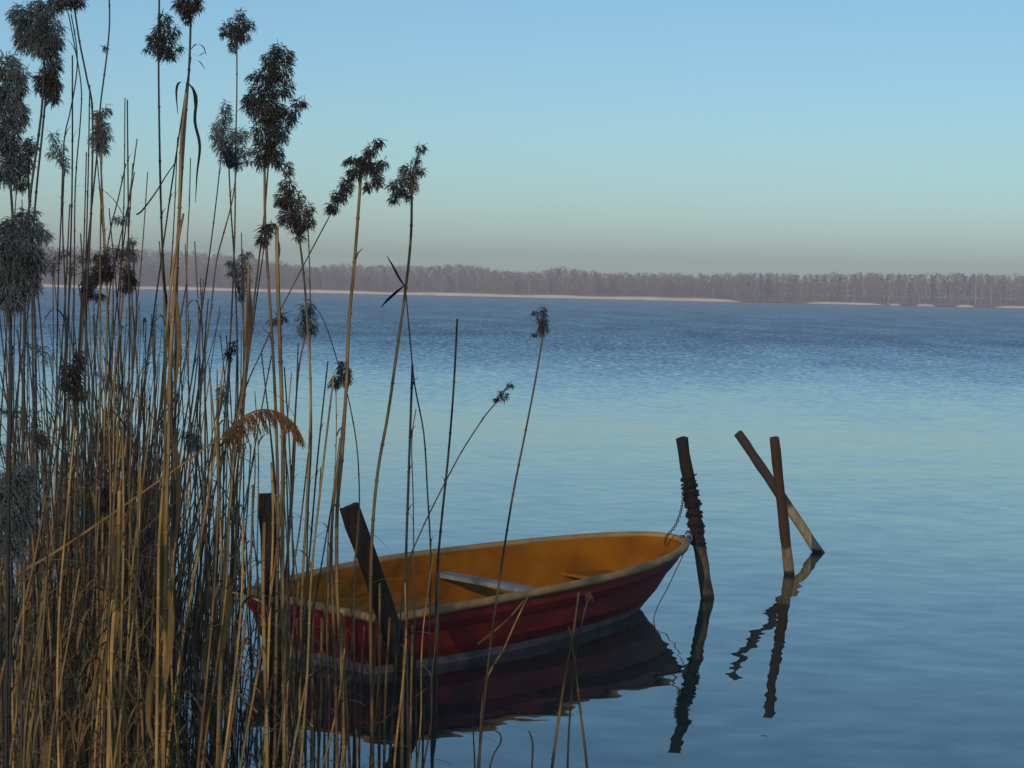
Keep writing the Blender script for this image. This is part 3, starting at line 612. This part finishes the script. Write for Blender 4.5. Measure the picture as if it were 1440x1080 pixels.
reed('reed with a small brown head beside the blue one low at left', 7.0, 4.6, 'grey', [(150, 720), (150, 820), (146, 1085)], [(152, 690, 8, 10), (156, 705, 9, 12), (150, 715, 8, 9)], 'brown', seed=49)
reed('reed with a dim brown head halfway down the left clump', 7.4, 4.4, 'grey', [(58, 630), (62, 740), (58, 1085)], [(52, 612, 10, 10), (58, 622, 11, 12)], 'brown', seed=50)
reed('reed with a thin dark tuft above the dull oval head', 8.6, 3.4, 'dark', [(324, 505), (318, 600), (312, 760), (304, 1085)], [(327, 487, 5, 9), (322, 498, 5, 8)], 'brown', seed=51)
reed('reed with a ragged leaf tuft at the water beneath the sheathed stem', 8.2, 3.6, 'dark', [(395, 460), (397, 560), (404, 700), (410, 1085)], [(386, 450, 9, 5), (398, 446, 7, 7)], 'brown', [([(384, 452), (396, 443), (410, 437)], 4, 'dark')], seed=52)
reed('thick bare tan reed with the peeling pale sheath, left of the post', 6.6, 9.0, 'tan', [(350, 372), (347, 450), (343, 540), (332, 600), (326, 680), (318, 780), (312, 900), (306, 1085)], leaves=[([(348, 380), (351, 440), (346, 510), (334, 575)], 9, 'tan'), ([(316, 790), (322, 850), (312, 930)], 11, 'straw'), ([(312, 850), (296, 880), (286, 930), (290, 970)], 7, 'tan')], seed=53, wtop=.4)
reed('golden stem standing right before the stern post', 6.4, 8.0, 'straw', [(372, 735), (370, 820), (372, 920), (376, 1085)], seed=54, wtop=.7)
reed('second golden stem before the stern post, slightly right', 6.6, 6.0, 'straw', [(382, 650), (384, 740), (380, 850), (376, 960), (372, 1085)], seed=55, wtop=.6)
reed('orange tinted stem in the lower left clump', 6.0, 9.0, 'straw', [(168, 690), (166, 800), (158, 900), (152, 1085)], leaves=[([(170, 700), (160, 770), (164, 860), (158, 920)], 9, 'straw'), ([(160, 880), (148, 920), (146, 980)], 7, 'tan')], seed=56, wtop=.7)
reed('straw stem beside the orange tinted one', 6.2, 7.0, 'straw', [(172, 600), (174, 760), (170, 900), (168, 1085)], seed=57, wtop=.6)
reed('slanting tan reed in the bottom left corner', 5.8, 6.0, 'tan', [(64, 700), (50, 780), (34, 850), (14, 920), (-6, 1010)], seed=58, wtop=.6)
reed('short leaning tan reed at the bottom left', 6.0, 5.5, 'straw', [(112, 800), (96, 900), (82, 980), (68, 1085)], seed=59, wtop=.5)
# bent and broken stems in front of the hull, right of the stern
GB = 'broken reeds standing in front of the hull'
reed('right leg of the crossed broken reeds before the hull', 10.0, 4.6, 'tan', [(800, 882), (808, 930), (815, 990), (826, 1085)], group=GB, seed=60)
reed('taller left leg of the crossed broken reeds before the hull', 10.0, 5.0, 'tan', [(814, 832), (806, 890), (795, 950), (783, 1030), (776, 1085)], group=GB, seed=61)
reed('thin third stem between the crossed broken reeds', 10.1, 3.6, 'grey', [(829, 833), (815, 890), (806, 950), (800, 1030), (798, 1085)], [(828, 838, 5, 3)], 'gold', group=GB, seed=62)
reed('kinked reed whose top slants up right across the hull', 10.3, 3.8, 'tan', [(742, 840), (725, 875), (707, 915), (694, 935), (682, 965), (676, 1020), (674, 1085)], group=GB, seed=63)
reed('snapped stem lying up right across the hull to the rim', 10.4, 3.0, 'tan', [(738, 843), (715, 870), (694, 888), (672, 906)], to_water=False, group=GB, seed=64)
reed('short stem poking from the water below the hull with a bent thin tip', 10.1, 3.4, 'grey', [(693, 1026), (703, 1032), (704, 1044), (694, 1062), (688, 1085)], group=GB, seed=65)
reed('short straight stem poking from the water below the hull', 10.1, 3.8, 'dark', [(744, 1028), (749, 1046), (748, 1085)], group=GB, seed=66)
reed('low stem with a fine hair tip near the kinked reed', 10.1, 2.6, 'dark', [(663, 970), (666, 1040), (668, 1085)], group=GB, seed=67)
reed('broken stem slanting from the waterside up to the dark hull', 9.8, 3.6, 'tan', [(604, 965), (580, 982), (540, 1002), (505, 1018)], to_water=False, group=GB, seed=68)
reed('lower one of two broken stems slanting before the hull', 9.6, 3.6, 'tan', [(572, 985), (545, 1008), (530, 1022)], to_water=False, group=GB, seed=69)
for i, (x0, y0, x1, y1) in enumerate(((338, 900, 372, 926), (334, 918, 364, 946), (334, 940, 366, 974), (330, 970, 362, 1002), (400, 985, 440, 1022), (322, 832, 372, 848))):
    reed('snapped stem slanting down beside the stern post, %s' % ('topmost lower of four', 'second of four parallel ones', 'third of four parallel ones', 'lowest of four parallel ones', 'right of the post near the water', 'highest, level with the rim')[i], 7.2, 3.6, 'tan', [(x0, y0), ((x0 + x1) / 2, (y0 + y1) / 2 - 2), (x1, y1)], to_water=False, group=GB, seed=70 + i)
# the cut-off stems rising before the stern
for i, (x, yt, x2, wpx, c) in enumerate(((418, 870, 410, 4.6, 'tan'), (440, 850, 438, 5.2, 'tan'), (452, 868, 447, 4.6, 'straw'), (462, 880, 456, 3.6, 'grey'), (480, 862, 492, 4.8, 'tan'), (496, 866, 497, 4.2, 'grey'), (512, 880, 505, 3.6, 'tan'),
                                        (528, 870, 521, 4.0, 'tan'), (536, 892, 520, 3.4, 'straw'), (548, 868, 540, 4.4, 'tan'), (534, 820, 533, 5.0, 'tan'), (556, 870, 548, 3.6, 'grey'), (572, 866, 565, 6.2, 'tan'), (580, 880, 576, 4.2, 'tan'), (468, 900, 470, 3.6, 'grey'), (428, 905, 430, 4.0, 'grey'), (596, 990, 594, 3.6, 'dark'))):
    reed('cut reed stem rising before the red stern, ' + ('leftmost', 'second from left, pale', 'third from left, bright', 'thin, fourth from left', 'leaning left at the top', 'upright beside the leaning one', 'thin with a slight lean', 'left of the dark leaning post', 'short bright, left of leaning post', 'on the leaning post', 'tallest, reaching over the rim', 'thin grey on the leaning post', 'thick, at the stern corner', 'right of the thick corner one', 'short grey in the middle', 'short grey at left', 'short dark by the post foot')[i],
         9.2 + .25 * (i % 4), wpx, c, [(x, yt), ((x + x2) / 2 + (i % 3 - 1) * 2, (yt + 1085) / 2), (x2, 1085)], group=GB, seed=80 + i, wtop=.8)

# golden drooping plume: spikelet strands hanging from the arched tip
base = _r = [o for o in COL.objects if o.get('label', '').startswith('drooping rusty')][0]
mb = MB(); rr = random.Random(5); Y = 6.2
arch = [at(x, y, Y) - base.location for x, y in ((312, 614), (330, 597), (348, 583), (370, 576), (390, 580), (404, 592), (415, 612))]
A = catmull(arch, 6); mb.tube(A, [.0035 * (1 - .7 * i / len(A)) for i in range(len(A))], 5, cap=False)
for i, p in enumerate(A):
    u = i / len(A)
    for k in range(5):
        L = rr.uniform(.02, .095) * (1 - .35 * u) ; d = Vector((rr.uniform(.2, .9), rr.uniform(-.35, .35), rr.uniform(-.5, .15))); q = p.copy(); pts = [q]
        for s in range(7): q = q + d.normalized() * L / 7; pts.append(q); d = d + Vector((0, 0, -.3))
        mb.tube(pts, .0007, 3, cap=False)
        for s in pts[1:]:
            for z in range(3):
                e = (d.normalized() + Vector((rr.uniform(-.5, .5), rr.uniform(-.5, .5), rr.uniform(-.6, .2)))).normalized() * rr.uniform(.007, .015); sv = e.cross(Vector((rr.uniform(-1, 1), rr.uniform(-1, 1), .3))).normalized() * .0014
                mb.tri(s - sv, s + sv, s + e)
mb.build('panicle', M_gold, base)

# --- the rest of the reed bed: prototypes, then copies
protos = {}
def proto(kind, k, col, pan, nleaf):
    rr = random.Random(k * 13 + len(kind)); e = empty('reed', (0, 0, 0)); Ht = 1.0
    mb = MB(); x = y = 0; pts = [Vector((0, 0, -.04))]; dx = rr.uniform(-.03, .03); dy = rr.uniform(-.03, .03)
    for i in range(1, 8):
        z = i / 7; x += dx / 7 + rr.uniform(-.005, .005); y += dy / 7; dx += rr.uniform(-.03, .03); pts.append(Vector((x * 3, y * 3, z * 3)))
    pts[0].z = -.15; stalk_mesh(mb, pts, .0105, .005, rr=rr); mb.build('stalk', REEDM[col], e)
    for l in range(nleaf):
        mb = MB(); i = rr.randint(2, 6); a = rr.uniform(0, 6.28); leaf_mesh(mb, pts[i], (math.cos(a) * .6, math.sin(a) * .6, 1), rr.uniform(.18, .42), rr.uniform(.006, .013), rr.uniform(1.2, 4), rr); mb.build('leaf', REEDM[col], e)
    if pan:
        mb = MB(); tip = pts[-1]; s = rr.choice((-1, 1)); n = 6
        for i in range(n): u = i / (n - 1); c = tip + Vector((s * .05 * u * u * 1.6, 0, -.05 + .20 * u - .10 * u * u)); w_ = .036 * (1.1 - abs(u - .35)); fuzz(mb, c, w_, w_ * 1.2, 40, rr, .7, .012)
        mb.build('panicle', PANM[pan], e)
    return e
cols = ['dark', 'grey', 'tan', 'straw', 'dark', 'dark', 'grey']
LAB = {('dark', 0): 'bare dark dry reed stem packed in the dense clump at left', ('grey', 0): 'bare grey-brown dry reed stem packed in the dense clump at left', ('tan', 0): 'bare tan dry reed stem packed in the dense clump at left', ('straw', 0): 'bare straw-yellow dry reed stem packed in the dense clump at left',
       ('dark', 1): 'thin dark reed stem among the loose stems between clump and boat', ('grey', 1): 'thin grey reed stem among the loose stems between clump and boat', ('tan', 1): 'thin tan reed stem among the loose stems between clump and boat', ('straw', 1): 'thin straw-yellow reed stem among the loose stems between clump and boat',
       ('dark', 2): 'dark reed with a small brown head inside the dense left clump', ('grey', 2): 'grey-brown reed with a small brown head inside the dense left clump', ('tan', 2): 'tan reed with a small brown head inside the dense left clump', ('straw', 2): 'straw-yellow reed with a small brown head inside the dense left clump'}
PR = []
for k in range(14):
    c = cols[k % 7]; PR.append((proto('bare', k, c, None, 2 if k % 3 else 3), c, 0))
for k in range(4): c = cols[k]; PR.append((proto('head', 40 + k, c, 'brown' if k % 2 else 'frost', 1), c, 2))
used = set(); rr = random.Random(99)
def place(i, px, Y, ztop, lean, flen):
    p, c, hd = PR[i]
    o = p if i not in used else copy_tree(p); used.add(i)
    x = (px - 720) / F * Y
    o.location = (x, Y, 0); s = ztop / 3.0; wf = 1.2 if c in ('straw', 'tan') and Y < 7.4 else 1.0; o.scale = (wf, wf, s)
    o.rotation_euler = (rr.uniform(-.03, .03), lean, 0)
    key = (c, 2 if hd else (0 if px < 260 else 1)); lab = LAB[key]; tag(o, lab, 'reed', lab.replace('reed stem', 'reed stems').replace('reed with', 'reeds with'))
    return o
cnt = 0
for j in range(200):
    u = rr.random()
    if j < 120: px = rr.uniform(-30, 210)
    elif j < 165: px = rr.uniform(200, 330)
    elif j < 192: px = rr.uniform(330, 470)
    else: px = rr.uniform(470, 600)
    Y = rr.uniform(6.5, 10.2)
    if j < 120: zt = rr.choice((rr.uniform(2.5, 3.2), rr.uniform(2.0, 2.6), rr.uniform(1.7, 2.2), rr.uniform(1.4, 2.0)))
    elif j < 165: zt = rr.uniform(1.5, 2.75)
    elif j < 192: zt = rr.uniform(1.2, 2.25)
    else: zt = rr.uniform(.9, 1.5)
    head = (px < 200 and rr.random() < .12)
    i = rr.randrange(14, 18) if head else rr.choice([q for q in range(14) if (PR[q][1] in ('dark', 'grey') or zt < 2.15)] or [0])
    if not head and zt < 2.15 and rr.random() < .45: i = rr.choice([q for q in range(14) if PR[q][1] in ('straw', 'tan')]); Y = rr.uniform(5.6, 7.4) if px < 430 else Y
    if head: zt = min(zt, 2.5)
    place(i, px, Y, zt, rr.gauss(0.02, .055), 0)

# countless thin stems, leaves and litter that fill the bed behind and below
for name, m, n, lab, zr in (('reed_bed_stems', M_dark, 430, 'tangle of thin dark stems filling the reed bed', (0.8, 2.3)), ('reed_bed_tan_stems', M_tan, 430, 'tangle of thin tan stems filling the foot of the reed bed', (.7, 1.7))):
    mb = MB()
    for j in range(n):
        px = 215 - abs(rr.gauss(0, 1)) * 120 if rr.random() < .8 else rr.uniform(100, 340)
        px += rr.uniform(-20, 20)
        if px < -80: px = rr.uniform(-60, 250)
        Y = rr.uniform(7.5, 12.4); x = (px - 720) / F * Y; zt = rr.uniform(*zr) * (1 if px < 240 else .72 if px < 330 else .5)
        if px > 300: Y = min(Y, 11.5)
        dx = rr.gauss(0.02, .11) * zt; pts = [Vector((x, Y, -.1)), Vector((x + dx * .3 + rr.uniform(-.02, .02), Y, zt * .33)), Vector((x + dx * .6 + rr.uniform(-.03, .03), Y, zt * .66)), Vector((x + dx + rr.uniform(-.02, .02), Y, zt))]
        mb.tube(catmull(pts, 2), [.0042, .004, .0038, .0034, .003, .0025, .0018], 4, cap=False)
        if rr.random() < .5: a = rr.uniform(0, 6.28); leaf_mesh(mb, pts[rr.randint(1, 3)], (math.cos(a) * .8, math.sin(a) * .8, .7), rr.uniform(.12, .35), rr.uniform(.004, .010), rr.uniform(1, 4), rr)
    tag(mb.build(name, m), lab, 'reeds', kind='stuff')
mb = MB()
for j in range(2600):   # dead leaves and snapped pieces hanging in the lower bed
    px = 250 - abs(rr.gauss(0, 1)) * 120 if rr.random() < .8 else rr.uniform(150, 400)
    if px < -80: px = rr.uniform(-60, 250)
    Y = rr.uniform(6.0, 11.8); x = (px - 720) / F * Y; z = rr.uniform(0, 1.0) ** 1.3 * (1.55 if px < 200 else 1.0)
    a = rr.uniform(0, 6.28)
    leaf_mesh(mb, Vector((x, Y, z)), (math.cos(a) * .5, math.sin(a) * .5, rr.uniform(-.6, 1.2)), rr.uniform(.15, .5), rr.uniform(.005, .014), rr.uniform(.5, 5), rr)
tag(mb.build('reed_litter', M_litter), 'dead hanging leaves and litter at the foot of the reeds', 'reed litter', kind='stuff')
